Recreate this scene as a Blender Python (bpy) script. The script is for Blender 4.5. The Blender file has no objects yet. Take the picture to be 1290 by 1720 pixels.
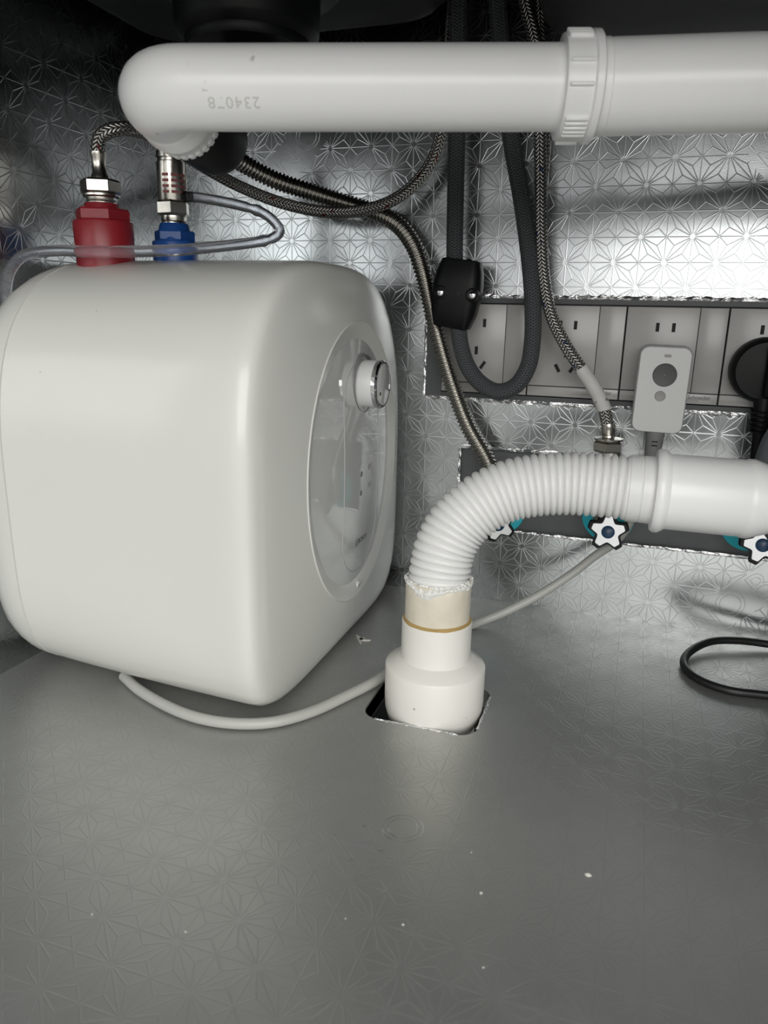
import bpy, bmesh, math, random
from mathutils import Vector, Matrix, Quaternion
random.seed(7)
PI = math.pi
scene = bpy.context.scene
COL = scene.collection

# ------------------------------------------------------------------ camera
cam_d = bpy.data.cameras.new('camera')
cam = bpy.data.objects.new('camera', cam_d)
COL.objects.link(cam)
R = Vector((0.9471, 0.3203, 0.0197)); F = Vector((-0.3041, 0.9155, -0.2633))
F.normalize(); R = (R - F * R.dot(F)).normalized(); U = R.cross(F)
mw = Matrix(((R.x, U.x, -F.x, 0.0), (R.y, U.y, -F.y, 0.0), (R.z, U.z, -F.z, 0.298), (0, 0, 0, 1)))
cam.matrix_world = mw
cam_d.sensor_fit = 'VERTICAL'
cam_d.sensor_height = 24.0
cam_d.lens = 1237.6 / 1720.0 * 24.0
cam_d.clip_start = 0.01
scene.camera = cam
cam_d.dof.use_dof = True; cam_d.dof.focus_distance = 0.64; cam_d.dof.aperture_fstop = 7.5

# ------------------------------------------------------------------ light
world = bpy.data.worlds.new('kitchen_ambient'); scene.world = world
world.use_nodes = True
bg = world.node_tree.nodes['Background']
bg.inputs[0].default_value = (0.97, 0.98, 0.965, 1)
bg.inputs[1].default_value = 0.68

def area_light(name, loc, target, sx, sy, power, color):
    d = bpy.data.lights.new(name, 'AREA'); d.shape = 'RECTANGLE'; d.size = sx; d.size_y = sy
    d.energy = power; d.color = color
    o = bpy.data.objects.new(name, d); COL.objects.link(o)
    o.location = loc
    o.rotation_euler = (Vector(target) - Vector(loc)).to_track_quat('-Z', 'Y').to_euler()
    return o
area_light('kitchen_window_light', (1.1, -2.3, 1.25), (-0.05, 0.6, 0.2), 2.8, 1.9, 43, (1.0, 0.985, 0.95))

vs = scene.view_settings
vs.view_transform = 'Standard'; vs.look = 'None'; vs.gamma = 1.0; vs.use_curve_mapping = False
vs.exposure = 0.60

# ------------------------------------------------------------------ materials
def new_mat(name):
    m = bpy.data.materials.new(name); m.use_nodes = True
    nt = m.node_tree
    return m, nt, nt.nodes['Principled BSDF']

def link(nt, a, b): nt.links.new(a, b)

class NB:
    """small helper to chain math nodes"""
    def __init__(s, nt): s.nt = nt
    def m(s, op, a, b=None, c=None, clamp=False):
        n = s.nt.nodes.new('ShaderNodeMath'); n.operation = op; n.use_clamp = clamp
        for i, v in enumerate((a, b, c)):
            if v is None: continue
            if isinstance(v, (int, float)): n.inputs[i].default_value = v
            else: s.nt.links.new(v, n.inputs[i])
        return n.outputs[0]
    def step(s, x, lo, hi, a=0.0, b=1.0):
        n = s.nt.nodes.new('ShaderNodeMapRange'); n.interpolation_type = 'SMOOTHSTEP'
        s.nt.links.new(x, n.inputs[0])
        n.inputs[1].default_value = lo; n.inputs[2].default_value = hi
        n.inputs[3].default_value = a; n.inputs[4].default_value = b
        return n.outputs[0]
    def noise(s, scale, detail=2.0, coord=None, rough=0.5):
        n = s.nt.nodes.new('ShaderNodeTexNoise'); n.inputs['Scale'].default_value = scale
        n.inputs['Detail'].default_value = detail; n.inputs['Roughness'].default_value = rough
        if coord is not None: s.nt.links.new(coord, n.inputs['Vector'])
        return n.outputs[0]
    def objco(s):
        return s.nt.nodes.new('ShaderNodeTexCoord').outputs['Object']
    def mix(s, f, a, b):
        n = s.nt.nodes.new('ShaderNodeMix'); n.data_type = 'RGBA'
        if isinstance(f, (int, float)): n.inputs[0].default_value = f
        else: s.nt.links.new(f, n.inputs[0])
        for i, v in ((6, a), (7, b)):
            if isinstance(v, tuple): n.inputs[i].default_value = (v[0], v[1], v[2], 1)
            else: s.nt.links.new(v, n.inputs[i])
        return n.outputs[2]
    def bump(s, h, strength, dist, normal=None):
        n = s.nt.nodes.new('ShaderNodeBump'); n.inputs['Strength'].default_value = strength
        n.inputs['Distance'].default_value = dist
        s.nt.links.new(h, n.inputs['Height'])
        if normal is not None: s.nt.links.new(normal, n.inputs['Normal'])
        return n.outputs[0]

def plastic(name, col, rough=0.35, var=0.05, scale=60.0, bump=0.0, metal=0.0, coat=0.0, spots=None, ior=1.5, bscale=None):
    m, nt, p = new_mat(name); b = NB(nt)
    co = b.objco()
    n = b.noise(scale, 3.0, co)
    lo = tuple(max(0, c * (1 - var)) for c in col); hi = tuple(min(1, c * (1 + var)) for c in col)
    c = b.mix(n, lo, hi)
    if spots:
        sc, th, scol = spots
        n2 = b.noise(sc, 2.0, co)
        c = b.mix(b.step(n2, th, th + 0.03), c, scol)
    link(nt, c, p.inputs['Base Color'])
    p.inputs['Roughness'].default_value = rough
    p.inputs['Metallic'].default_value = metal
    p.inputs['IOR'].default_value = ior
    if coat:
        p.inputs['Coat Weight'].default_value = coat; p.inputs['Coat Roughness'].default_value = 0.04
    if bump:
        link(nt, b.bump(b.noise(bscale or scale * 3, 3.0, co), bump, 0.001), p.inputs['Normal'])
    return m

STAR = 0.0432
def foil(name, x0, y0, masks=(), rough=0.20, strength=0.15, col=(0.48, 0.50, 0.51), metal=1.0, rline=0.09, cline=0.20):
    """embossed star pattern: squares split into triangles, each joined to its centroid. UV is in metres."""
    m, nt, p = new_mat(name); b = NB(nt)
    uv = nt.nodes.new('ShaderNodeUVMap').outputs[0]
    sp = nt.nodes.new('ShaderNodeSeparateXYZ'); link(nt, uv, sp.inputs[0])
    s = STAR / 2
    u = b.m('PINGPONG', b.m('DIVIDE', b.m('SUBTRACT', sp.outputs[0], x0), s), 1.0)
    v = b.m('PINGPONG', b.m('DIVIDE', b.m('SUBTRACT', sp.outputs[1], y0), s), 1.0)
    a = b.m('MAXIMUM', u, v); c = b.m('MINIMUM', u, v)
    over = b.m('GREATER_THAN', b.m('ADD', a, c), 1.0)
    def sel(x, y):  # x + over*(y-x)
        return b.m('ADD', x, b.m('MULTIPLY', over, b.m('SUBTRACT', y, x)))
    A = sel(a, b.m('SUBTRACT', 1.0, c)); C = sel(c, b.m('SUBTRACT', 1.0, a))
    d1 = C
    d2 = b.m('MULTIPLY', b.m('SUBTRACT', A, C), 0.7071)
    d3 = b.m('MULTIPLY', b.m('ABSOLUTE', b.m('SUBTRACT', A, b.m('MULTIPLY', C, 2.0))), 0.4472)
    d4 = b.m('ADD', b.m('MULTIPLY', b.m('SUBTRACT', 1.0, b.m('ADD', A, C)), 0.7071),
             b.m('MULTIPLY', b.m('GREATER_THAN', C, 0.335), 1.0))
    d = b.m('MINIMUM', b.m('MINIMUM', d1, d2), b.m('MINIMUM', d3, d4))
    ridge = b.step(d, 0.003, 0.026, 1.0, 0.0)
    r = b.m('SQRT', b.m('ADD', b.m('MULTIPLY', A, A), b.m('MULTIPLY', C, C)))
    ridge = b.m('MULTIPLY', ridge, b.step(r, 0.06, 0.17))
    for (cx, cy, ang, hl, hw) in masks:
        dx = b.m('SUBTRACT', sp.outputs[0], cx); dy = b.m('SUBTRACT', sp.outputs[1], cy)
        ca, sa = math.cos(ang), math.sin(ang)
        lu = b.m('ABSOLUTE', b.m('ADD', b.m('MULTIPLY', dx, ca), b.m('MULTIPLY', dy, sa)))
        lv = b.m('ABSOLUTE', b.m('SUBTRACT', b.m('MULTIPLY', dy, ca), b.m('MULTIPLY', dx, sa)))
        inside = b.m('MULTIPLY', b.m('LESS_THAN', lu, hl), b.m('LESS_THAN', lv, hw))
        ridge = b.m('MULTIPLY', ridge, b.m('SUBTRACT', 1.0, inside))
    fine = b.noise(900.0, 2.0, uv)
    wave = b.noise(9.0, 1.0, uv)
    n1 = b.bump(wave, 0.10, 0.010)
    n2 = b.bump(fine, 0.06, 0.0003, n1)
    n3 = b.bump(ridge, strength, 0.00045, n2)
    link(nt, n3, p.inputs['Normal'])
    cn = b.noise(35.0, 3.0, uv)
    base = b.mix(cn, tuple(k * 0.96 for k in col), tuple(min(1, k * 1.04) for k in col))
    link(nt, b.mix(b.m('MULTIPLY', ridge, cline), base, tuple(k * 0.70 for k in col)), p.inputs['Base Color'])
    link(nt, b.m('ADD', b.step(b.noise(18.0, 2.0, uv), 0.3, 0.7, rough - 0.03, rough + 0.03), b.m('MULTIPLY', ridge, rline)), p.inputs['Roughness'])
    p.inputs['Metallic'].default_value = metal
    return m

def braid(name, c_hi, c_lo, ncol, pitch, metal, rough, fleck=None, bump=0.8):
    """herringbone wire braid on hose UVs: u = turn 0..1, v = metres along the hose"""
    m, nt, p = new_mat(name); b = NB(nt)
    uv = nt.nodes.new('ShaderNodeUVMap').outputs[0]
    sp = nt.nodes.new('ShaderNodeSeparateXYZ'); link(nt, uv, sp.inputs[0])
    w = b.m('PINGPONG', b.m('MULTIPLY', sp.outputs[0], ncol), 1.0)
    ph = b.m('ADD', b.m('DIVIDE', sp.outputs[1], pitch), b.m('MULTIPLY', w, 0.9))
    h = b.m('ABSOLUTE', b.m('SINE', b.m('MULTIPLY', ph, PI)))
    edge = b.step(b.m('ABSOLUTE', b.m('SUBTRACT', w, 0.5)), 0.36, 0.5, 1.0, 0.35)
    h = b.m('MULTIPLY', h, edge)
    c = b.mix(b.step(h, 0.1, 0.6), c_lo, c_hi)
    if fleck:
        fc, period, col_frac = fleck
        f1 = b.m('GREATER_THAN', b.m('FRACT', b.m('ADD', b.m('DIVIDE', sp.outputs[1], period), b.m('MULTIPLY', sp.outputs[0], 2.0))), 0.88)
        f2 = b.m('LESS_THAN', b.m('FRACT', b.m('MULTIPLY', sp.outputs[0], ncol / 2.0)), 0.5)
        f3 = b.m('GREATER_THAN', b.m('FRACT', b.m('ADD', b.m('MULTIPLY', sp.outputs[0], 3.0), b.m('DIVIDE', sp.outputs[1], period * 2.3))), 1 - col_frac)
        c = b.mix(b.m('MULTIPLY', b.m('MULTIPLY', f1, f2), f3), c, fc)
    link(nt, c, p.inputs['Base Color'])
    link(nt, b.bump(h, bump, 0.0008), p.inputs['Normal'])
    p.inputs['Metallic'].default_value = metal; p.inputs['Roughness'].default_value = rough
    return m

A45 = math.radians(44)
MT = {}
MT['foil_back'] = foil('embossed_foil_back', -0.0294, 0.3880,
                       [(-0.345, 0.453, A45, 0.036, 0.017), (0.113, 0.031, A45, 0.055, 0.017), (0.110, 0.445, A45, 0.040, 0.017)])
MT['foil_left'] = foil('embossed_foil_left', 0.5410, 0.3979)
MT['foil_floor'] = foil('embossed_foil_floor', -0.1398, 0.2885, [(-0.112, 0.352, A45, 0.034, 0.017)], rough=0.40, strength=0.20, metal=0.72, rline=0.05, cline=0.14,
                        col=(0.45, 0.455, 0.44))
MT['foil_edge'] = plastic('torn_foil_edge', (0.92, 0.92, 0.93), 0.30, 0.08, 300, 0.9, 1.0, bscale=500)
MT['backing'] = plastic('grey_backing_board', (0.115, 0.12, 0.125), 0.5, 0.15, 80, 0.1)
MT['frame'] = plastic('dark_grey_frame', (0.10, 0.105, 0.11), 0.38, 0.08, 60)
MT['plate'] = plastic('warm_grey_socket_plate', (0.42, 0.41, 0.395), 0.22, 0.02, 40)
MT['plate_base'] = plastic('dark_socket_gap', (0.06, 0.06, 0.06), 0.6, 0.1, 40)
MT['black'] = plastic('black_plastic', (0.005, 0.0055, 0.006), 0.45, 0.2, 60, 0.05, ior=1.32)
MT['black_hole'] = plastic('socket_slot_black', (0.008, 0.008, 0.008), 0.7, 0.2, 60)
MT['black_cable'] = plastic('black_rubber_cable', (0.010, 0.010, 0.011), 0.42, 0.2, 60)
MT['enamel'] = plastic('white_heater_housing', (0.70, 0.70, 0.665), 0.20, 0.015, 12, spots=(140.0, 0.80, (0.30, 0.29, 0.27)))
MT['panel'] = plastic('glossy_white_panel', (0.60, 0.61, 0.59), 0.06, 0.01, 12, coat=0.6)
MT['pvc'] = plastic('white_pvc', (0.90, 0.90, 0.895), 0.28, 0.02, 30, 0.03, spots=(55.0, 0.735, (0.42, 0.40, 0.35)))
MT['pvc_warm'] = plastic('warm_white_pvc_fitting', (0.80, 0.785, 0.735), 0.33, 0.02, 40, 0.03, spots=(110.0, 0.76, (0.32, 0.30, 0.27)))
MT['pvc_hose'] = plastic('white_corrugated_plastic', (0.80, 0.80, 0.79), 0.36, 0.02, 30)
MT['pvc_aged'] = plastic('yellowed_pvc_pipe', (0.68, 0.63, 0.52), 0.45, 0.16, 60, 0.6, spots=(90.0, 0.70, (0.50, 0.43, 0.28)), bscale=120)
MT['sealant'] = plastic('clear_white_sealant', (0.78, 0.78, 0.75), 0.22, 0.12, 160, 0.9, bscale=260)
MT['glue'] = plastic('brown_glue_bead', (0.42, 0.285, 0.105), 0.40, 0.25, 120, 0.3)
MT['red'] = plastic('red_plastic', (0.26, 0.016, 0.024), 0.36, 0.08, 60, 0.03)
MT['blue'] = plastic('blue_plastic', (0.012, 0.075, 0.30), 0.36, 0.08, 60, 0.03)
MT['steel'] = plastic('brushed_nickel', (0.60, 0.57, 0.52), 0.24, 0.08, 150, 0.05, 1.0)
MT['corr_steel'] = plastic('corrugated_stainless', (0.46, 0.445, 0.41), 0.24, 0.08, 150, 0.0, 1.0)
MT['chrome'] = plastic('chrome', (0.80, 0.81, 0.82), 0.08, 0.02, 40, 0.0, 1.0)
MT['silver'] = plastic('satin_silver_face', (0.62, 0.63, 0.64), 0.28, 0.05, 40, 0.0, 1.0)
MT['cyan'] = plastic('cyan_plastic', (0.04, 0.58, 0.70), 0.35, 0.06, 60)
MT['navy'] = plastic('navy_button', (0.010, 0.055, 0.13), 0.30, 0.08, 60)
MT['grey_cord'] = plastic('light_grey_cord', (0.47, 0.47, 0.445), 0.42, 0.04, 60, 0.05)
MT['grey_tube'] = plastic('slate_grey_tube', (0.105, 0.115, 0.13), 0.42, 0.06, 60)
MT['grey_boot'] = plastic('grey_cord_boot', (0.21, 0.21, 0.21), 0.5, 0.05, 60)
MT['adapter'] = plastic('white_adapter', (0.68, 0.68, 0.67), 0.40, 0.02, 60)
MT['adapter_back'] = plastic('grey_adapter_back', (0.42, 0.42, 0.42), 0.40, 0.03, 60)
MT['button_dark'] = plastic('dark_grey_button', (0.075, 0.075, 0.075), 0.5, 0.06, 60)
MT['button_light'] = plastic('mid_grey_button', (0.34, 0.33, 0.32), 0.5, 0.05, 60)
MT['sink'] = plastic('black_sink_coating', (0.004, 0.0045, 0.005), 0.6, 0.3, 30, 0.1)
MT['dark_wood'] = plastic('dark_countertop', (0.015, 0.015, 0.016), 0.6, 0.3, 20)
MT['label'] = plastic('white_paper_label', (0.60, 0.59, 0.57), 0.6, 0.10, 90, 0.2, spots=(120.0, 0.66, (0.22, 0.22, 0.23)))
MT['ink'] = plastic('dark_grey_print', (0.10, 0.10, 0.10), 0.5, 0.1, 60)
MT['ink_faint'] = plastic('faint_grey_print', (0.62, 0.62, 0.60), 0.5, 0.1, 60)
MT['ink_red'] = plastic('faded_red_print', (0.30, 0.09, 0.09), 0.5, 0.3, 300)
MT['led'] = plastic('grey_indicator', (0.20, 0.20, 0.20), 0.3, 0.1, 60)
MT['crumb'] = plastic('pale_crumb', (0.70, 0.68, 0.62), 0.6, 0.1, 200, 0.5)
MT['room_floor'] = plastic('kitchen_floor_tile', (0.30, 0.29, 0.27), 0.4, 0.1, 6)
MT['rail_paint'] = plastic('shade_rail_paint', (0.62, 0.61, 0.58), 0.6, 0.03, 6)  # used only on the added light-blocking rail
MT['hole'] = plastic('dark_void', (0.004, 0.005, 0.008), 0.9, 0.2, 30)
MT['braid_grey'] = braid('grey_nylon_braid', (0.080, 0.085, 0.092), (0.016, 0.018, 0.020), 18, 0.0026, 0.0, 0.55)
MT['braid_red'] = braid('steel_braid_red_fleck', (0.50, 0.485, 0.455), (0.018, 0.018, 0.018), 12, 0.0032, 0.9, 0.28, ((0.20, 0.03, 0.03), 0.030, 0.35))
MT['braid_blue'] = braid('steel_braid_blue_fleck', (0.48, 0.465, 0.44), (0.018, 0.018, 0.018), 12, 0.0032, 0.9, 0.28, ((0.03, 0.06, 0.14), 0.030, 0.35))

def clear_tube():
    m, nt, p = new_mat('cloudy_clear_tube'); b = NB(nt)
    n = b.noise(120.0, 2.0, b.objco())
    link(nt, b.mix(n, (0.84, 0.86, 0.93), (0.93, 0.94, 0.97)), p.inputs['Base Color'])
    p.inputs['Transmission Weight'].default_value = 0.95
    p.inputs['Roughness'].default_value = 0.07
    p.inputs['IOR'].default_value = 1.22
    return m
MT['clear'] = clear_tube()

# ------------------------------------------------------------------ builders
ORG = {}
def org(parent): return ORG.get(parent.name, Vector((0, 0, 0))) if parent else Vector((0, 0, 0))

def thing(name, label, cat, loc, group=None):
    o = bpy.data.objects.new(name, None); COL.objects.link(o)
    o.location = loc; o.empty_display_size = 0.02
    o['label'] = label; o['category'] = cat
    if group: o['group'] = group
    ORG[o.name] = Vector(loc)
    return o

def tag(o, label, cat, group=None):
    o['label'] = label; o['category'] = cat
    if group: o['group'] = group
    return o

def struct(o, label=None):
    o['kind'] = 'structure'
    if label: o['label'] = label
    return o

def build(name, V, Fc, mat, parent=None, smooth=True, angle=40, uvs=None, base=None):
    """V in world coordinates. base: local origin for a top-level mesh (else its lowest point's centre)."""
    if parent is not None:
        o0 = org(parent)
    elif base is not None:
        o0 = Vector(base)
    else:
        o0 = Vector((0, 0, 0))
    me = bpy.data.meshes.new(name)
    me.from_pydata([tuple(Vector(v) - o0) for v in V], [], Fc)
    me.update()
    if uvs is not None:
        lay = me.uv_layers.new(name='UVMap')
        k = 0
        for f in uvs:
            for t in f:
                lay.data[k].uv = t; k += 1
    finish(me, smooth, angle)
    me.materials.append(mat)
    o = bpy.data.objects.new(name, me); COL.objects.link(o)
    if parent is not None:
        o.parent = parent
    else:
        o.location = o0
    ORG[o.name] = o0
    return o

def finish(me, smooth=True, angle=40):
    bm = bmesh.new(); bm.from_mesh(me)
    bmesh.ops.recalc_face_normals(bm, faces=bm.faces)
    bm.to_mesh(me); bm.free()
    if smooth:
        for p in me.polygons: p.use_smooth = True
        me.set_sharp_from_angle(angle=math.radians(angle))

def catmull(P, n=12):
    P = [Vector(p) for p in P]
    Q = [P[0] * 2 - P[1]] + P + [P[-1] * 2 - P[-2]]
    out = []
    for i in range(1, len(Q) - 2):
        p0, p1, p2, p3 = Q[i - 1:i + 3]
        # centripetal
        t0 = 0; t1 = t0 + max(1e-6, (p1 - p0).length ** .5); t2 = t1 + max(1e-6, (p2 - p1).length ** .5); t3 = t2 + max(1e-6, (p3 - p2).length ** .5)
        for k in range(n):
            t = t1 + (t2 - t1) * k / n
            A1 = p0 * ((t1 - t) / (t1 - t0)) + p1 * ((t - t0) / (t1 - t0))
            A2 = p1 * ((t2 - t) / (t2 - t1)) + p2 * ((t - t1) / (t2 - t1))
            A3 = p2 * ((t3 - t) / (t3 - t2)) + p3 * ((t - t2) / (t3 - t2))
            B1 = A1 * ((t2 - t) / (t2 - t0)) + A2 * ((t - t0) / (t2 - t0))
            B2 = A2 * ((t3 - t) / (t3 - t1)) + A3 * ((t - t1) / (t3 - t1))
            out.append(B1 * ((t2 - t) / (t2 - t1)) + B2 * ((t - t1) / (t2 - t1)))
    out.append(P[-1])
    return out

def resample(P, step):
    P = [Vector(p) for p in P]
    cum = [0]
    for i in range(1, len(P)): cum.append(cum[-1] + (P[i] - P[i - 1]).length)
    n = max(2, int(round(cum[-1] / step)))
    out = []; j = 0
    for k in range(n + 1):
        s = cum[-1] * k / n
        while j < len(P) - 2 and cum[j + 1] < s: j += 1
        d = cum[j + 1] - cum[j]
        t = 0 if d < 1e-9 else (s - cum[j]) / d
        out.append((P[j].lerp(P[j + 1], min(1, max(0, t))), s))
    return out, cum[-1]

def sweep_data(path, rad, seg=16, step=0.003, cap=True, smooth_path=True):
    P = catmull(path) if smooth_path else path
    pts, total = resample(P, step)
    n = len(pts)
    V = []; Fc = []; UV = []
    tan = []
    for i in range(n):
        a = pts[max(0, i - 1)][0]; b = pts[min(n - 1, i + 1)][0]
        tan.append((b - a).normalized())
    up = Vector((0, 0, 1)) if abs(tan[0].z) < 0.9 else Vector((1, 0, 0))
    nrm = (up - tan[0] * up.dot(tan[0])).normalized()
    for i in range(n):
        if i:
            nrm = nrm - tan[i] * nrm.dot(tan[i]); nrm.normalize()
        bi = tan[i].cross(nrm)
        r = rad(pts[i][1], total) if callable(rad) else rad
        for k in range(seg):
            th = 2 * PI * k / seg
            V.append(pts[i][0] + (nrm * math.cos(th) + bi * math.sin(th)) * r)
    for i in range(n - 1):
        for k in range(seg):
            k2 = (k + 1) % seg
            Fc.append((i * seg + k, i * seg + k2, (i + 1) * seg + k2, (i + 1) * seg + k))
            u0, u1 = k / seg, (k + 1) / seg; v0, v1 = pts[i][1], pts[i + 1][1]
            UV.append(((u0, v0), (u1, v0), (u1, v1), (u0, v1)))
    if cap:
        Fc.append(tuple(range(seg - 1, -1, -1))); UV.append(tuple((0, 0) for _ in range(seg)))
        Fc.append(tuple((n - 1) * seg + k for k in range(seg))); UV.append(tuple((0, 0) for _ in range(seg)))
    return V, Fc, UV

def tube(name, path, rad, mat, parent=None, seg=16, step=0.003, cap=True, smooth_path=True, angle=50, base=None):
    V, Fc, UV = sweep_data(path, rad, seg, step, cap, smooth_path)
    if parent is None and base is None: base = path[0]
    # recalc_face_normals keeps loop order per face start, so uv order stays valid only if faces are not flipped:
    o = build(name, V, Fc, mat, parent, True, angle, UV, base)
    return o

def frame_of(axis, hint=None):
    a = Vector(axis).normalized()
    h = Vector(hint) if hint else (Vector((0, 0, 1)) if abs(a.z) < 0.9 else Vector((1, 0, 0)))
    x = (h - a * h.dot(a)).normalized(); y = a.cross(x)
    return a, x, y

def lathe(name, origin, axis, profile, mat, parent=None, seg=40, closed=True, base=None, hint=None, angle=35, wob=None, ys=1.0):
    """profile: (radius, height along axis) list"""
    a, x, y = frame_of(axis, hint); o = Vector(origin)
    V = []; Fc = []
    for (r, h) in profile:
        for k in range(seg):
            th = 2 * PI * k / seg
            rr = r * (wob(th) if wob else 1)
            V.append(o + a * h + (x * math.cos(th) + y * math.sin(th) * ys) * rr)
    for i in range(len(profile) - 1):
        for k in range(seg):
            k2 = (k + 1) % seg
            Fc.append((i * seg + k, i * seg + k2, (i + 1) * seg + k2, (i + 1) * seg + k))
    if closed:
        Fc.append(tuple(range(seg - 1, -1, -1))); L = (len(profile) - 1) * seg
        Fc.append(tuple(L + k for k in range(seg)))
    if parent is None and base is None: base = origin
    return build(name, V, Fc, mat, parent, True, angle, None, base)

def hexnut(name, origin, axis, r, h, mat, parent, hint=None, sides=6, chamfer=0.12, rot=0.0):
    a, x, y = frame_of(axis, hint); o = Vector(origin)
    V = []; Fc = []
    prof = [(r * (1 - chamfer), 0), (r, h * 0.16), (r, h * 0.84), (r * (1 - chamfer), h)]
    for (rr, hh) in prof:
        for k in range(sides):
            th = 2 * PI * k / sides + rot
            V.append(o + a * hh + (x * math.cos(th) + y * math.sin(th)) * rr)
    for i in range(3):
        for k in range(sides):
            k2 = (k + 1) % sides
            Fc.append((i * sides + k, i * sides + k2, (i + 1) * sides + k2, (i + 1) * sides + k))
    Fc.append(tuple(range(sides - 1, -1, -1))); Fc.append(tuple(3 * sides + k for k in range(sides)))
    return build(name, V, Fc, mat, parent, False)

def bevel_box(name, c, size, bev, mat, parent=None, segs=3, rot=None, base=None, angle=40):
    bm = bmesh.new(); bmesh.ops.create_cube(bm, size=1.0)
    for v in bm.verts: v.co = Vector((v.co.x * size[0], v.co.y * size[1], v.co.z * size[2]))
    if bev > 0:
        bmesh.ops.bevel(bm, geom=bm.edges[:], offset=bev, segments=segs, profile=0.5, affect='EDGES')
    M = rot if rot is not None else Matrix.Identity(3)
    V = [M @ v.co + Vector(c) for v in bm.verts]
    bm.verts.index_update()
    Fc = [tuple(v.index for v in f.verts) for f in bm.faces]
    bm.free()
    return build(name, V, Fc, mat, parent, bev > 0, angle, None, base if base is not None else c)

def rounded_outline(w, h, r, n=6):
    out = []
    for (cx, cy, a0) in ((w / 2 - r, h / 2 - r, 0), (-w / 2 + r, h / 2 - r, PI / 2), (-w / 2 + r, -h / 2 + r, PI), (w / 2 - r, -h / 2 + r, 1.5 * PI)):
        for k in range(n + 1):
            a = a0 + PI / 2 * k / n
            out.append((cx + r * math.cos(a), cy + r * math.sin(a)))
    return out

def loft(name, rings, mat, parent=None, base=None, angle=35, cap=(True, True)):
    n = len(rings[0]); V = [v for r in rings for v in r]; Fc = []
    for i in range(len(rings) - 1):
        for k in range(n):
            k2 = (k + 1) % n
            Fc.append((i * n + k, i * n + k2, (i + 1) * n + k2, (i + 1) * n + k))
    if cap[0]: Fc.append(tuple(range(n - 1, -1, -1)))
    if cap[1]: Fc.append(tuple((len(rings) - 1) * n + k for k in range(n)))
    return build(name, V, Fc, mat, parent, True, angle, None, base)

def text_mesh(name, body, size, mat, parent, place, extrude=0.0001, outline=None, align='CENTER', spacing=1.0):
    """flat lettering; place(u, v, w) maps text plane metres to world"""
    cu = bpy.data.curves.new('lettering_curve', 'FONT'); cu.body = body; cu.size = size
    cu.align_x = align; cu.align_y = 'CENTER'; cu.space_character = spacing
    cu.resolution_u = 4
    if outline:
        cu.fill_mode = 'NONE'; cu.bevel_depth = outline; cu.bevel_resolution = 1
    else:
        cu.extrude = extrude
    tmp = bpy.data.objects.new('lettering_tmp', cu); COL.objects.link(tmp)
    dg = bpy.context.evaluated_depsgraph_get()
    me = bpy.data.meshes.new_from_object(tmp.evaluated_get(dg))
    V = [place(v.co.x, v.co.y, v.co.z) for v in me.vertices]
    Fc = [tuple(p.vertices) for p in me.polygons]
    bpy.data.objects.remove(tmp); bpy.data.curves.remove(cu); bpy.data.meshes.remove(me)
    return build(name, V, Fc, mat, parent, False)

# ================================================================== THE CABINET
XL, XR = -0.4748, 0.32
YB, YF = 0.741, 0.14
ZT = 0.74

def quad_sheet(name, rects, to3d, mat, thick, nrm, parent=None):
    """rects in (u0,v0,u1,v1) metres -> thin sheet with UV in metres"""
    V = []; Fc = []; UV = []
    for (u0, v0, u1, v1) in rects:
        i = len(V)
        cs = ((u0, v0), (u1, v0), (u1, v1), (u0, v1))
        for c in cs: V.append(to3d(*c))
        for c in cs: V.append(Vector(to3d(*c)) - Vector(nrm) * thick)
        fs = [((0, 1, 2, 3), cs), ((7, 6, 5, 4), (cs[3], cs[2], cs[1], cs[0]))]
        for k in range(4):
            k2 = (k + 1) % 4
            fs.append(((k, k + 4, k2 + 4, k2), (cs[k], cs[k], cs[k2], cs[k2])))
        for f, u in fs:
            Fc.append(tuple(i + q for q in f)); UV.append(u)
    me = bpy.data.meshes.new(name)
    me.from_pydata([tuple(v) for v in V], [], Fc); me.update()
    lay = me.uv_layers.new(name='UVMap'); k = 0
    for f in UV:
        for t in f: lay.data[k].uv = t; k += 1
    me.materials.append(mat)
    o = bpy.data.objects.new(name, me); COL.objects.link(o)
    if parent is not None: o.parent = parent
    ORG[o.name] = Vector((0, 0, 0))
    return o

# back lining with its two cut-outs (sockets, valves)
c1 = (-0.2045, 0.2145, 0.28, 0.3125)      # socket opening
c2 = (-0.1640, 0.0790, 0.28, 0.1640)      # valve opening
rb = [(XL, 0, c1[0], ZT), (c1[0], c1[3], XR, ZT), (c1[2], c2[1], XR, c1[3]), (c1[0], 0, XR, c2[1]),
      (c1[0], c2[1], c2[0], c1[1]), (c2[0], c2[3], c1[2], c1[1])]
back = struct(quad_sheet('wall_back', rb, lambda u, v: (u, YB, v), MT['foil_back'], 0.002, (0, -1, 0)))
backing = quad_sheet('backing_board', [(XL, -0.02, XR, ZT)], lambda u, v: (u, YB + 0.006, v), MT['backing'], 0.012, (0, -1, 0), back)
left = struct(quad_sheet('wall_left', [(YF, 0, YB, ZT)], lambda u, v: (XL, u, v), MT['foil_left'], 0.002, (1, 0, 0)))
right = struct(quad_sheet('wall_right', [(YF, 0, YB, ZT)], lambda u, v: (XR, u, v), MT['foil_left'], 0.002, (-1, 0, 0)))

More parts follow.
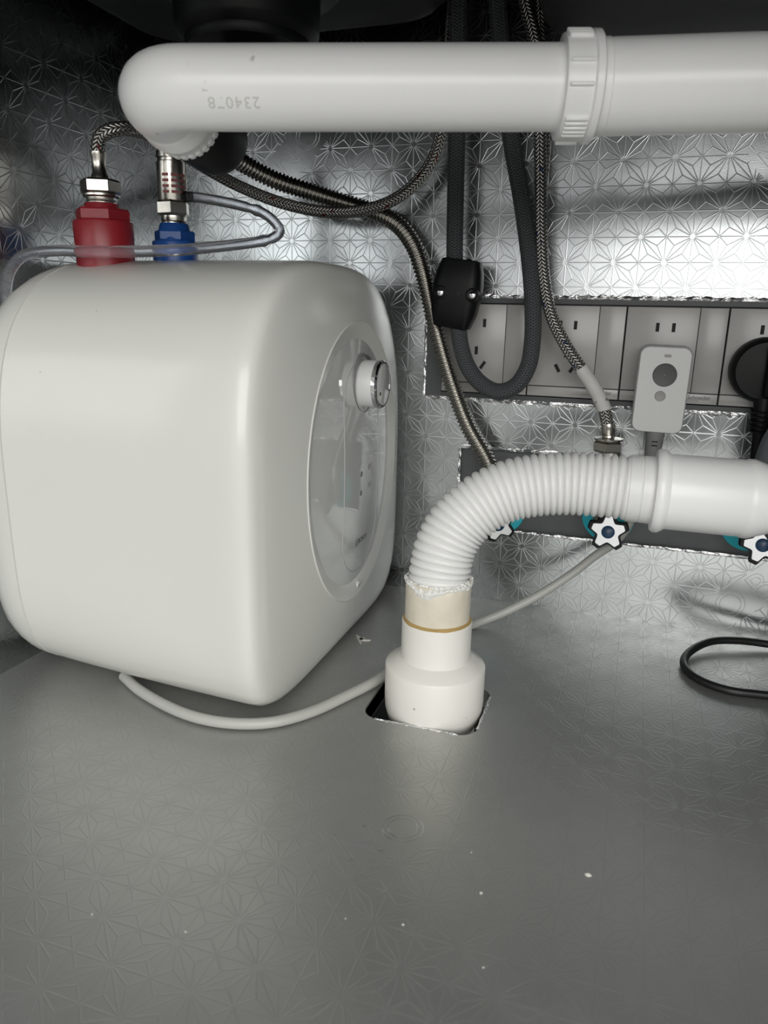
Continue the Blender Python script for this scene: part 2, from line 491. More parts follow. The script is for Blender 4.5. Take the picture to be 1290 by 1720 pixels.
# floor lining with the rounded drain opening
HX0, HX1, HY0, HY1 = -0.1725, -0.0840, 0.4705, 0.5460
def floor_sheet():
    hw, hh = HX1 - HX0, HY1 - HY0
    cx, cy = (HX0 + HX1) / 2, (HY0 + HY1) / 2
    inner = [(cx + x, cy + y) for x, y in rounded_outline(hw, hh, 0.014, 6)]
    bm = bmesh.new()
    outer = [(XR, YB), (XL, YB), (XL, YF), (XR, YF)]
    n = len(inner); q = n // 4
    V = [(x, y, 0.0) for x, y in inner] + [(x, y, 0.0) for x, y in outer]
    Fc = []
    for c in range(4):
        ks = [c * q + k for k in range(q)]
        for k in range(q - 1): Fc.append((ks[k], ks[k + 1], n + c))
        nxt = ((c + 1) * q) % n
        Fc.append((ks[-1], nxt, n + (c + 1) % 4, n + c))
    # hole wall
    b0 = len(V)
    V += [(x, y, -0.016) for x, y in inner]
    for k in range(n):
        k2 = (k + 1) % n
        Fc.append((k, k2, b0 + k2, b0 + k))
    me = bpy.data.meshes.new('floor'); me.from_pydata(V, [], Fc); me.update()
    finish(me, False)
    for p in me.polygons:
        pass
    lay = me.uv_layers.new(name='UVMap')
    for lp in me.loops:
        v = me.vertices[lp.vertex_index].co
        lay.data[lp.index].uv = (v.x, v.y)
    # normals of the top faces must look up
    bm.from_mesh(me)
    for f in bm.faces:
        if abs(f.normal.z) > 0.5 and f.normal.z < 0: f.normal_flip()
    bm.to_mesh(me); bm.free()
    me.materials.append(MT['foil_floor'])
    o = bpy.data.objects.new('floor', me); COL.objects.link(o); ORG[o.name] = Vector((0, 0, 0))
    return struct(o)
floor = floor_sheet()
# cabinet board under the lining, with the hole going through it
for nm, (x0, y0, x1, y1) in {'a': (XL, YF, HX0, YB), 'b': (HX1, YF, XR, YB), 'c': (HX0, YF, HX1, HY0), 'd': (HX0, HY1, HX1, YB)}.items():
    bevel_box('cabinet_board', ((x0 + x1) / 2, (y0 + y1) / 2, -0.010), (x1 - x0, y1 - y0, 0.016), 0, MT['dark_wood'], floor)
bevel_box('subfloor', ((HX0 + HX1) / 2, (HY0 + HY1) / 2, -0.085), (0.4, 0.4, 0.01), 0, MT['hole'], floor)

# crumpled foil lips along the cut edges
def foil_lip(name, p0, p1, side, parent, wmin=0.0015, wmax=0.0045, h=0.003, step=0.0022, out=(0, -1, 0)):
    p0, p1, side, out = Vector(p0), Vector(p1), Vector(side), Vector(out)
    n = int((p1 - p0).length / step); V = []; Fc = []
    for i in range(n + 1):
        p = p0.lerp(p1, i / n)
        w = random.uniform(wmin, wmax)
        V.append(p - side * random.uniform(0.0005, 0.0015) + out * 0.0002)
        V.append(p + side * w * 0.45 + out * random.uniform(0.3, 1.0) * h)
        V.append(p + side * w + out * random.uniform(0.0, 0.5) * h)
        V.append(p + side * (w * 0.8) - out * 0.001)
    for i in range(n):
        for k in range(3):
            Fc.append((i * 4 + k, i * 4 + k + 1, i * 4 + k + 5, i * 4 + k + 4))
    return build(name, V, Fc, MT['foil_edge'], parent, False)
foil_lip('foil_lip', (c1[0], YB, c1[3]), (0.28, YB, c1[3]), (0, 0, 1), back, 0.0022, 0.0046, 0.0018, 0.0036)
foil_lip('foil_lip', (c1[0], YB, c1[1]), (0.28, YB, c1[1]), (0, 0, -1), back, 0.0022, 0.0046, 0.0018, 0.0036)
foil_lip('foil_lip', (c1[0], YB, c1[1]), (c1[0], YB, c1[3]), (-1, 0, 0), back, 0.0010, 0.0026, 0.0018, 0.0036)
foil_lip('foil_lip', (c2[0], YB, c2[3]), (0.28, YB, c2[3]), (0, 0, 1), back, 0.0012, 0.0034, 0.0018, 0.0036)
foil_lip('foil_lip', (c2[0], YB, c2[1]), (0.28, YB, c2[1]), (0, 0, -1), back, 0.0012, 0.0022, 0.0014, 0.0036)
foil_lip('foil_lip', (c2[0], YB, c2[1]), (c2[0], YB, c2[3]), (-1, 0, 0), back, 0.0010, 0.0026, 0.0018, 0.0036)
foil_lip('foil_lip', (HX0 + 0.012, HY0, 0), (HX1 - 0.012, HY0, 0), (0, -1, 0), floor, 0.0004, 0.0012, 0.0008, out=(0, 0, 1))
foil_lip('foil_lip', (HX1, HY0 + 0.012, 0), (HX1, HY1 - 0.012, 0), (1, 0, 0), floor, 0.0004, 0.0014, 0.0008, out=(0, 0, 1))

# embossed letters in the blank bands of the lining
def wall_text(body, cx, cz, size):
    ca, sa = math.cos(A45), math.sin(A45)
    text_mesh('embossed_letter', body, size, MT['silver'], back,
              lambda u, v, w: (cx + u * ca - v * sa, YB - 0.0000 + w * 0.4, cz + u * sa + v * ca), outline=0.00035)
wall_text('N', -0.3560, 0.4425, 0.036); wall_text('O', -0.3335, 0.4640, 0.036)
wall_text('N', 0.0900, 0.0085, 0.036); wall_text('O', 0.1110, 0.0290, 0.036); wall_text('B', 0.1340, 0.0515, 0.036)
wall_text('N', 0.0960, 0.4290, 0.036)
def floor_text(body, cx, cy, size):
    ca, sa = math.cos(A45), math.sin(A45)
    text_mesh('embossed_letter', body, size, MT['silver'], floor,
              lambda u, v, w: (cx + u * ca - v * sa, cy + u * sa + v * ca, 0.0 + w * 0.4), outline=0.0003)
floor_text('O', -0.1030, 0.3600, 0.034); floor_text('N', -0.1240, 0.3390, 0.034)

# underside of the counter and black sink bowls
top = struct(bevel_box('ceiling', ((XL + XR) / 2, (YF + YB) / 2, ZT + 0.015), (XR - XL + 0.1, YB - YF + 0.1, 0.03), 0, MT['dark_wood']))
def sink_bowl(name, x0, x1, y0, y1, zb, r, label):
    cx, cy = (x0 + x1) / 2, (y0 + y1) / 2
    rings = []
    for (z, ins) in ((ZT, 0.0), (zb + 0.022, 0.0), (zb + 0.010, 0.003), (zb + 0.003, 0.010), (zb, 0.022), (zb - 0.001, 0.06)):
        rr = max(0.01, r - ins * 0.6)
        rings.append([Vector((cx + x, cy + y, z)) for x, y in rounded_outline(x1 - x0 - 2 * ins, y1 - y0 - 2 * ins, rr, 8)])
    o = loft(name, rings, MT['sink'], None, (cx, cy, zb), cap=(True, True))
    return tag(o, label, 'sink')
sink_bowl('sink_bowl', -0.462, -0.166, 0.215, 0.695, 0.533, 0.055, 'black underside of the sink bowl above the drain strainer')
sink_bowl('sink_bowl', -0.100, 0.30, 0.215, 0.725, 0.513, 0.055, 'black underside of the sink bowl above the pipe nut, at the upper right')

struct(bevel_box('shade_rail_1', ((XL + XR) / 2, YF - 0.010, 0.635), (XR - XL + 0.1, 0.018, 0.25), 0.001, MT['rail_paint']))  # unseen rail, added to block high light from the upper cabinet
struct(bevel_box('shade_door_1', (XL - 0.012, YF - 0.26, 0.33), (0.018, 0.46, 0.78), 0.001, MT['backing']))  # unseen dark panel, added to block light and darken reflections on the left
# kitchen floor in front of the cabinet (outside the picture)
struct(bevel_box('floor_kitchen', (0.0, -2.0, -0.125), (5.0, 4.28, 0.01), 0, MT['room_floor']))

# ================================================================== WATER HEATER
YC, ZC = 0.5750, 0.1610
HA, HB = 0.1635, 0.1735
heater = thing('water_heater', 'white boxy electric water heater with round glossy front panel and dial', 'water heater', (-0.35, YC, 0.0))
NSEG = 96
def squircle(n, a, b, x):
    out = []
    for k in range(NSEG):
        th = 2 * PI * k / NSEG
        c, s = math.cos(th), math.sin(th)
        fw = min(1.0, max(0.0, (x + 0.43) / 0.19))
        nn = n * (0.70 if s > 0 else 1.08 + 0.45 * fw) if n > 2.3 else n
        nn = max(nn, 2.0)
        rr = (abs(c) ** nn + abs(s) ** nn) ** (-1.0 / nn)
        bz = b if s > 0 else b * 0.918
        out.append(Vector((x, YC + a * rr * c, ZC + bz * rr * s)))
    return out
def shell(name, stations, mat, cap):
    return loft(name, [squircle(n, HA * s, HB * s, x) for (x, s, n) in stations], mat, heater, None, 30, cap)
shell('back_cover', [(-0.4725, 0.80, 4.2), (-0.4715, 0.86, 4.2), (-0.468, 0.915, 4.2), (-0.461, 0.955, 4.2), (-0.450, 0.982, 4.2), (-0.440, 0.995, 4.2), (-0.4312, 0.9995, 4.2), (-0.4307, 0.990, 4.2)], MT['enamel'], (True, True))
RX = -0.2195
PYC, PZC = YC + 0.0110, 0.1690
RR = 0.1205; PYS = 0.865
hs = [(-0.4303, 0.990, 4.2), (-0.4298, 0.999, 4.2), (-0.40, 1.0, 4.2), (-0.35, 1.001, 4.2), (-0.30, 1.001, 4.2), (-0.250, 1.0, 4.2), (-0.243, 0.998, 4.2), (-0.2385, 0.9935, 4.2), (-0.2350, 0.986, 4.15), (-0.2325, 0.976, 4.1), (-0.2308, 0.963, 4.0), (-0.2290, 0.943, 3.8)]
hr = [squircle(n, HA * q, HB * q, x) for (x, q, n) in hs]
rim = [Vector((-0.2200, PYC + (RR + 0.0005) * PYS * math.cos(2 * PI * k / NSEG), PZC + (RR + 0.0005) * math.sin(2 * PI * k / NSEG))) for k in range(NSEG)]
last = hr[-1]
for t in (0.15, 0.3, 0.45, 0.6, 0.75, 0.88, 1.0):
    ring = []
    for a, b in zip(last, rim):
        p_ = a.lerp(b, t); p_.x = a.x + (b.x - a.x) * (t ** 0.80); ring.append(p_)
    hr.append(ring)
hr.append([Vector((-0.235, PYC + (v.y - PYC) * 0.96, PZC + (v.z - PZC) * 0.96)) for v in rim])
loft('housing', hr, MT['enamel'], heater, None, 30, (True, False))
lathe('panel_rim', (0, PYC, PZC), (1, 0, 0), [(RR + 0.0006, -0.2230), (RR + 0.0004, -0.2200), (RR - 0.0004, -0.2192), (RR - 0.0016, -0.2193), (RR - 0.0120, -0.2222), (RR - 0.0140, -0.2228), (RR - 0.0145, -0.230)], MT['enamel'], heater, 96, False, ys=PYS)
RD = RR - 0.0140
def disc_x(r): return -0.2228 + 0.0050 * (1 - (r / RD) ** 2)
lathe('control_panel', (0, PYC, PZC), (1, 0, 0), [(RD, -0.235), (RD, -0.2228)] + [(RD * k / 14, disc_x(RD * k / 14)) for k in range(13, 0, -1)] + [(0.0005, disc_x(0))], MT['panel'], heater, 96, False, ys=PYS)
def on_panel(y, z, lift=0.0002):
    r = math.hypot((y - PYC) / PYS, z - PZC)
    return Vector((disc_x(min(r, RD)) + lift, y, z))
# pill-shaped inlay line
pill = []
hwid, ztop, zbot = 0.043, PZC + 0.050, PZC - 0.058
for k in range(25):
    a = PI * k / 24; pill.append(on_panel(PYC + 0.010 + hwid * math.cos(a), ztop + hwid * math.sin(a) * 0.9))
for k in range(25):
    a = PI + PI * k / 24; pill.append(on_panel(PYC + 0.010 + hwid * math.cos(a), zbot + hwid * math.sin(a) * 0.95))
pill.append(pill[0])
dense = []
for i in range(len(pill) - 1):
    for t in range(4):
        q = pill[i].lerp(pill[i + 1], t / 4); dense.append(on_panel(q.y, q.z))
dense.append(pill[0])
tube('inlay_line', dense, 0.00035, MT['adapter_back'], heater, 6, 0.004, smooth_path=False)
# dial
DY, DZ = PYC + 0.014, 0.2375
dx0 = disc_x(math.hypot(DY - PYC, DZ - PZC)) - 0.0006
dial = lathe('dial_knob', (dx0, DY, DZ), (1, 0, 0), [(0.0195, 0.0), (0.0203, 0.002), (0.0202, 0.003), (0.0200, 0.0045), (0.0200, 0.0135), (0.0197, 0.0140)], MT['adapter'], heater, 56)
lathe('chrome_band', (dx0, DY, DZ), (1, 0, 0), [(0.0194, 0.0135), (0.0204, 0.0140), (0.0204, 0.0172), (0.0191, 0.0186), (0.0175, 0.0186), (0.0173, 0.0172)], MT['chrome'], dial, 56, False)
lathe('dial_cap', (dx0, DY, DZ), (1, 0, 0), [(0.0176, 0.0165), (0.0176, 0.0182), (0.0169, 0.0186), (0.0005, 0.0189)], MT['panel'], dial, 56, False)
lathe('base_ring', (dx0, DY, DZ), (1, 0, 0), [(0.0255, -0.002), (0.0255, 0.0012), (0.0248, 0.0018), (0.0235, 0.0018), (0.0232, -0.001)], MT['led'], dial, 56, False)
p = on_panel(DY - 0.010, DZ - 0.008)
bevel_box('pointer_mark', (dx0 + 0.0188, DY - 0.009, DZ - 0.007), (0.0006, 0.0022, 0.0026), 0, MT['black'], dial)
# indicators and print
for (dy, z) in ((0.0050, 0.1600), (0.0050, 0.1430)):
    q = on_panel(PYC + dy, z)
    lathe('indicator_light', q, (1, 0, 0), [(0.0026, -0.0005), (0.0026, 0.0001), (0.0018, 0.0003)], MT['led'], heater, 16)
    q2 = on_panel(PYC + dy + 0.021, z + 0.003)
    for j in range(2):
        bevel_box('indicator_print', q2 + Vector((0.0, j * 0.0052 - 0.0026, 0)), (0.0003, 0.0038, 0.0052), 0, MT['adapter_back'], heater)
    for j in range(2):
        bevel_box('indicator_print', q2 + Vector((0.0001, j * 0.0052 - 0.0026, 0.0006)), (0.0003, 0.0012, 0.0030), 0, MT['led'], heater)
BY, BZ = PYC + 0.012, 0.0980
text_mesh('front_lettering', 'BOSCH', 0.0068, MT['ink'], heater, lambda u, v, w: on_panel(BY + 0.004 + u, BZ + v, 0.00015 + w * 0.5), 0.0001)
qc = on_panel(BY - 0.0115, BZ)
emb = []
for k in range(33):
    a = 2 * PI * k / 32; emb.append(on_panel(BY - 0.0115 + 0.0036 * math.cos(a), BZ + 0.0036 * math.sin(a)))
tube('front_emblem', emb, 0.0003, MT['led'], heater, 6, 0.001, smooth_path=False)
for (dy, dz, sy, sz) in ((-0.0011, 0, 0.0006, 0.0042), (0.0011, 0, 0.0006, 0.0042), (0, 0, 0.0020, 0.0007)):
    bevel_box('emblem_bar', qc + Vector((0, dy, dz)), (0.0004, sy, sz), 0, MT['led'], heater)
q = Vector((-0.2212, PYC + 0.008, PZC - 0.1135))
lathe('status_light', q, (1, 0, -0.25), [(0.0042, -0.004), (0.0042, 0.0005), (0.0035, 0.0014), (0.0005, 0.0016)], MT['adapter'], heater, 24, False)
for (x, y) in ((-0.42, 0.50), (-0.42, 0.655), (-0.275, 0.50), (-0.275, 0.655)):
    lathe('foot', (x, y, 0.0), (0, 0, 1), [(0.012, 0.0), (0.012, 0.012)], MT['black'], heater, 20)
# red (hot) and blue (cold) ports
RXp, RYp = -0.4085, 0.515
def coup(name, x, y, zb, prof, mat, hexr, hz0, hz1):
    o = lathe(name, (x, y, 0), (0, 0, 1), prof, mat, heater, 40)
    hexnut(name + '_hex', (x, y, hz0), (0, 0, 1), hexr, hz1 - hz0, mat, o, chamfer=0.05, rot=0.35)
    return o
coup('hot_port_collar', RXp, RYp, 0.32, [(0.0217, 0.3002), (0.0221, 0.3328), (0.0228, 0.3597), (0.0221, 0.3610), (0.0168, 0.3612), (0.0130, 0.3693), (0.0130, 0.3735), (0.0126, 0.3741), (0.0109, 0.3741)], MT['red'], 0.0209, 0.3605, 0.3702)
BXp, BYp = -0.3870, 0.5796
coup('cold_port_collar', BXp, BYp, 0.33, [(0.0184, 0.3190), (0.0187, 0.3369), (0.0191, 0.3500), (0.0185, 0.3515), (0.0158, 0.3518), (0.0134, 0.3595), (0.0121, 0.3652), (0.0115, 0.3662), (0.0105, 0.3662)], MT['blue'], 0.0172, 0.3515, 0.3602)

# ================================================================== HOSE TO THE HOT PORT (red flecks)
hot = thing('braided_hose', 'steel braided water hose with red flecks, rising from red heater port', 'hose', (RXp, RYp, 0.3740))
Cp = [(-0.4085, 0.515, 0.4086), (-0.4083, 0.515, 0.4150), (-0.4057, 0.516, 0.4221), (-0.3995, 0.519, 0.4266), (-0.3929, 0.527, 0.4294), (-0.3890, 0.545, 0.4305), (-0.3915, 0.585, 0.4284), (-0.3920, 0.630, 0.4225), (-0.3720, 0.665, 0.4088),
      (-0.3326, 0.685, 0.3943), (-0.2872, 0.694, 0.3871), (-0.2534, 0.698, 0.3898), (-0.2259, 0.703, 0.4001), (-0.2071, 0.708, 0.4164), (-0.1952, 0.710, 0.4339), (-0.1893, 0.710, 0.4534), (-0.1869, 0.712, 0.4900), (-0.1846, 0.715, 0.5329), (-0.1835, 0.715, 0.60), (-0.1835, 0.715, 0.70)]
tube('braid', Cp, 0.0054, MT['braid_red'], hot, 20, 0.0025)
lathe('thread', (RXp, RYp, 0), (0, 0, 1), [(0.0112, 0.3732), (0.0115, 0.3751), (0.0109, 0.3760), (0.0115, 0.3771), (0.0115, 0.3786)], MT['steel'], hot, 32)
lathe('washer', (RXp, RYp, 0), (0, 0, 1), [(0.0128, 0.3782), (0.0139, 0.3793), (0.0139, 0.3806), (0.0125, 0.3811)], MT['steel'], hot, 32)
hexnut('nut', (RXp, RYp, 0.3808), (0, 0, 1), 0.0152, 0.0109, MT['steel'], hot, rot=0.5)
lathe('ferrule', (RXp, RYp, 0), (0, 0, 1), [(0.0087, 0.3912), (0.0067, 0.3925), (0.0063, 0.3947), (0.0052, 0.3963), (0.0052, 0.4077), (0.0059, 0.4088), (0.0059, 0.4110)], MT['steel'], hot, 28)

# ================================================================== SAFETY VALVE + CORRUGATED STEEL HOSE
sv = thing('safety_valve', 'nickel pressure relief valve standing on the blue heater port', 'valve', (BXp, BYp, 0.3662))
lathe('thread', (BXp, BYp, 0), (0, 0, 1), [(0.0103, 0.3654), (0.0105, 0.3673), (0.0101, 0.3681), (0.0105, 0.3694), (0.0105, 0.3725)], MT['steel'], sv, 32)
hexnut('hex_base', (BXp, BYp, 0.3721), (0, 0, 1), 0.0138, 0.0124, MT['steel'], sv, rot=0.95)
lathe('body', (BXp, BYp, 0), (0, 0, 1), [(0.0118, 0.3841), (0.0121, 0.3849), (0.0121, 0.4140), (0.0111, 0.4148), (0.0111, 0.4166), (0.0120, 0.4175), (0.0120, 0.4224), (0.0100, 0.4232)], MT['steel'], sv, 36)
ccam = math.atan2(-BYp, -BXp)
for r in range(4):
    for j in range(3):
        a = ccam - 0.45 + j * 0.62
        z = 0.4035 - r * 0.0044
        t = Vector((-math.sin(a), math.cos(a), 0)); nn = Vector((math.cos(a), math.sin(a), 0))
        c = Vector((BXp, BYp, z)) + nn * 0.0127
        V = [c + t * dx + Vector((0, 0, dz)) - nn * (abs(dx) * 0.2) for dx, dz in ((-0.0027, -0.0011), (0.0027, -0.0011), (0.0027, 0.0011), (-0.0027, 0.0011))]
        V += [v - nn * 0.0006 for v in V]
        build('printed_mark', V, [(0, 1, 2, 3), (4, 5, 6, 7), (0, 1, 5, 4), (1, 2, 6, 5), (2, 3, 7, 6), (3, 0, 4, 7)], MT['ink_red'], sv, False)
lathe('drain_nipple', (BXp + 0.0105, BYp, 0.3875), (1, -0.02, 0.0), [(0.0044, 0.0), (0.0044, 0.0045), (0.0036, 0.005), (0.0036, 0.008)], MT['black'], sv, 20)

Dp = [(BXp, BYp, 0.4180), (-0.3860, 0.5810, 0.4330), (-0.3823, 0.5950, 0.4430), (-0.3766, 0.6180, 0.4400), (-0.3635, 0.6580, 0.4270), (-0.3422, 0.6800, 0.4154), (-0.3144, 0.7000, 0.4070), (-0.2823, 0.7150, 0.3977), (-0.2538, 0.7200, 0.3893), (-0.2299, 0.7190, 0.3774), (-0.2121, 0.7140, 0.3571),
      (-0.2019, 0.7120, 0.3328), (-0.1938, 0.7120, 0.3056), (-0.1856, 0.7110, 0.2780), (-0.1762, 0.7110, 0.2502), (-0.1654, 0.7110, 0.2220), (-0.1507, 0.7110, 0.1902), (-0.1290, 0.7110, 0.1560), (-0.1200, 0.7100, 0.1330)]
RP = 0.0038
def corr(s, total):
    t = (s / RP) % 1.0
    return 0.0064 + 0.0020 * (0.5 - 0.5 * math.cos(2 * PI * t)) ** 0.8
cs = tube('corrugated_steel_hose', Dp, corr, MT['corr_steel'], None, 20, RP / 8, angle=80)
tag(cs, 'shiny corrugated stainless hose curving down the back wall from heater to leftmost valve', 'hose')

# ================================================================== CLEAR RELIEF TUBE
Ep = [(-0.3725,0.5794,0.3875), (-0.3603,0.5825,0.3864), (-0.3446,0.5900,0.3842), (-0.3288,0.5970,0.3810), (-0.3137,0.6000,0.3763), (-0.3026,0.6000,0.3691), (-0.2957,0.5970,0.3611), (-0.2968,0.5900,0.3558), (-0.3012,0.5750,0.3512), (-0.3093,0.5550,0.3473), (-0.3188,0.5300,0.3431), (-0.3345,0.5050,0.3390), (-0.3605,0.4880,0.3368), (-0.3952,0.4800,0.3362), (-0.4206,0.4780,0.3370), (-0.4403,0.4750,0.3356), (-0.4532,0.4735,0.3322), (-0.4620,0.4720,0.3244), (-0.4665,0.4700,0.3134), (-0.4685,0.4680,0.2900)]
def etube(s, total):
    r = 0.0042
    for c in (0.055, 0.108, 0.245):
        r += 0.0007 * math.exp(-((s - c - 0.004) / 0.0022) ** 2) - 0.0006 * math.exp(-((s - c + 0.002) / 0.0022) ** 2)
    return r
ct = tube('clear_tube', Ep, etube, MT['clear'], None, 18, 0.0018, angle=60)
tag(ct, 'cloudy clear plastic tube looping from safety valve across heater top', 'tube')

# ================================================================== GREY FAUCET HOSE WITH WEIGHT
Ap = [(-0.1790, 0.70, 0.70), (-0.1775, 0.70, 0.62), (-0.1765, 0.70, 0.5720), (-0.1744, 0.70, 0.5275), (-0.1716, 0.70, 0.4433), (-0.1704, 0.70, 0.3940), (-0.1686, 0.70, 0.3429), (-0.1654, 0.70, 0.3112), (-0.1624, 0.70, 0.2843), (-0.1586, 0.70, 0.2653), (-0.1502, 0.70, 0.2462), (-0.1368, 0.70, 0.2323), (-0.1206, 0.70, 0.2264),
      (-0.1052, 0.70, 0.2328), (-0.0953, 0.70, 0.2497), (-0.0926, 0.70, 0.2729), (-0.0946, 0.70, 0.3070), (-0.0998, 0.70, 0.3428), (-0.1101, 0.70, 0.3926), (-0.1222, 0.70, 0.4410), (-0.1335, 0.70, 0.4972), (-0.1393, 0.70, 0.5334), (-0.1434, 0.70, 0.5686), (-0.150, 0.70, 0.64), (-0.152, 0.70, 0.70)]
gh = tube('faucet_hose', Ap, 0.0077, MT['braid_grey'], None, 24, 0.0025)
tag(gh, 'dark grey nylon braided faucet hose hanging in a U loop', 'hose')
wt = thing('hose_weight', 'black plastic clamp weight with screws on the grey faucet hose', 'hose weight', (-0.1655, 0.70, 0.285))
tilt = Matrix.Rotation(math.radians(7), 3, 'Y')
def wring(z, wx, wy, r):
    return [tilt @ Vector((x, y, z)) + Vector((-0.1650, 0.6995, 0.3140)) for x, y in rounded_outline(wx, wy, r, 5)]
rings = [wring(-0.0305, 0.030, 0.018, 0.004), wring(-0.0300, 0.033, 0.021, 0.005), wring(-0.022, 0.0395, 0.026, 0.008), wring(-0.009, 0.0445, 0.030, 0.010), wring(-0.0004, 0.0455, 0.031, 0.010)]
loft('lower_half', [wring(-0.0305, 0.028, 0.018, 0.004), wring(-0.0295, 0.0330, 0.021, 0.005), wring(-0.016, 0.0420, 0.028, 0.009), wring(0.0, 0.0450, 0.031, 0.010), wring(0.009, 0.0450, 0.031, 0.010), wring(0.020, 0.0420, 0.029, 0.009), wring(0.0300, 0.0355, 0.023, 0.006), wring(0.0310, 0.030, 0.018, 0.004)], MT['black'], wt, angle=45).name = 'clamp_shell'
for (dx, dz) in ((-0.0125, 0.0), (0.0175, 0.0015)):
    c = tilt @ Vector((dx, -0.0152, dz)) + Vector((-0.1650, 0.6995, 0.3140))
    s = lathe('screw_well', c + Vector((0, 0.003, 0)), (0, -1, 0), [(0.0062, 0.0), (0.0062, 0.0036), (0.0054, 0.0040), (0.0046, 0.0030), (0.0044, 0.0008)], MT['black'], wt, 24)
    lathe('screw', c + Vector((0, 0.0015, 0)), (0, -1, 0), [(0.0032, 0.0), (0.0032, 0.0016), (0.0020, 0.0024), (0.0004, 0.0025)], MT['chrome'], wt, 18, False)
lathe('locating_pin', tilt @ Vector((0.004, -0.0150, 0.0012)) + Vector((-0.1650, 0.6995, 0.3140)), (0, -1, 0), [(0.0026, 0.0), (0.0026, 0.0008), (0.0016, 0.0010)], MT['black_hole'], wt, 16)
lathe('lug', tilt @ Vector((0.006, 0, 0.0300)) + Vector((-0.1650, 0.6995, 0.3140)), (0.1, 0, 1), [(0.0028, 0.0), (0.0026, 0.0016), (0.0008, 0.0026)], MT['black'], wt, 16)

# ================================================================== BRAIDED HOSES WITH BLUE FLECKS
cold = thing('braided_hose', 'steel braided hose with blue flecks and paper label, ending at the middle valve', 'hose', (-0.0165, 0.70, 0.176))
Bp = [(-0.130, 0.70, 0.70), (-0.127, 0.70, 0.62), (-0.1235, 0.70, 0.5665), (-0.1171, 0.70, 0.5445), (-0.1091, 0.70, 0.5220), (-0.1032, 0.70, 0.4950), (-0.0995, 0.70, 0.4585), (-0.0955, 0.70, 0.4115), (-0.0913, 0.70, 0.3628), (-0.0860, 0.70, 0.3276), (-0.0773, 0.70, 0.2969), (-0.0626, 0.70, 0.2712), (-0.0460, 0.70, 0.2496), (-0.0330, 0.70, 0.2326), (-0.0242, 0.70, 0.2170), (-0.0195, 0.70, 0.2020), (-0.0185, 0.70, 0.1990)]
tube('braid', Bp, 0.0056, MT['braid_blue'], cold, 20, 0.0025)
tube('paper_label', [(-0.0475, 0.70, 0.2516), (-0.0460, 0.70, 0.2496), (-0.0330, 0.70, 0.2326), (-0.0242, 0.70, 0.2170), (-0.0236, 0.70, 0.2150)], 0.0064, MT['label'], cold, 20, 0.0015)
lathe('ferrule', (-0.0190, 0.70, 0.2030), (0.12, 0, -1), [(0.0060, 0.0), (0.0062, 0.001), (0.0062, 0.0095), (0.0056, 0.0105), (0.0060, 0.0125)], MT['steel'], cold, 28)
lathe('flange', (-0.0172, 0.70, 0.1875), (0.0, 0, 1), [(0.0095, 0.0), (0.0128, 0.0005), (0.0128, 0.0022), (0.0070, 0.0032)], MT['steel'], cold, 32)
hexnut('nut', (-0.0170, 0.70, 0.1775), (0, 0, 1), 0.0140, 0.0100, MT['steel'], cold, rot=0.45)
b2 = tube('braided_hose', [(-0.1120, 0.715, 0.70), (-0.1115, 0.715, 0.60), (-0.1085, 0.716, 0.5550), (-0.1045, 0.7165, 0.5200), (-0.1005, 0.7175, 0.4850), (-0.0975, 0.7185, 0.4500), (-0.0960, 0.719, 0.42)], 0.0050, MT['braid_blue'], None, 18, 0.0025)
tag(b2, 'second steel braided hose just behind the blue-flecked one, in the gap between sink bowls', 'hose')

# ================================================================== WALL SOCKETS
SX, PIT, ZTOP, PH = -0.1859, 0.0865, 0.3065, 0.086
fr = build('socket_frame', *(lambda: (
    [Vector((x, y, z)) for y in (0.7405, 0.7475) for (x, z) in ((-0.2040, 0.2148), (0.26, 0.2148), (0.26, 0.3122), (-0.2040, 0.3122))] +
    [Vector((x, y, z)) for y in (0.7395, 0.7475) for (x, z) in ((SX - 0.001, 0.2195), (0.25, 0.2195), (0.25, 0.3075), (SX - 0.001, 0.3075))],
    [(0, 1, 9, 8), (1, 2, 10, 9), (2, 3, 11, 10), (3, 0, 8, 11), (0, 1, 5, 4), (1, 2, 6, 5), (2, 3, 7, 6), (3, 0, 4, 7), (8, 9, 13, 12), (9, 10, 14, 13), (10, 11, 15, 14), (11, 8, 12, 15), (4, 5, 13, 12), (5, 6, 14, 13), (6, 7, 15, 14), (7, 4, 12, 15)]))(), MT['frame'], None, False, base=(0.03, 0.744, 0.2148))
tag(fr, 'dark grey mounting frame around the row of wall sockets', 'frame')
socket_labels = ['leftmost wall socket, partly behind the black hose weight and grey hose loop',
                 'five-hole wall socket crossed by the steel braided hose with the paper label',
                 'wall socket that holds the white leak-protection plug',
                 'rightmost wall socket that holds the round black plug']
def slot(parent, x, z, w, h, ang):
    bevel_box('slot', (x, 0.73475, z), (w, 0.0015, h), 0, MT['black_hole'], parent, rot=Matrix.Rotation(ang, 3, 'Y'))
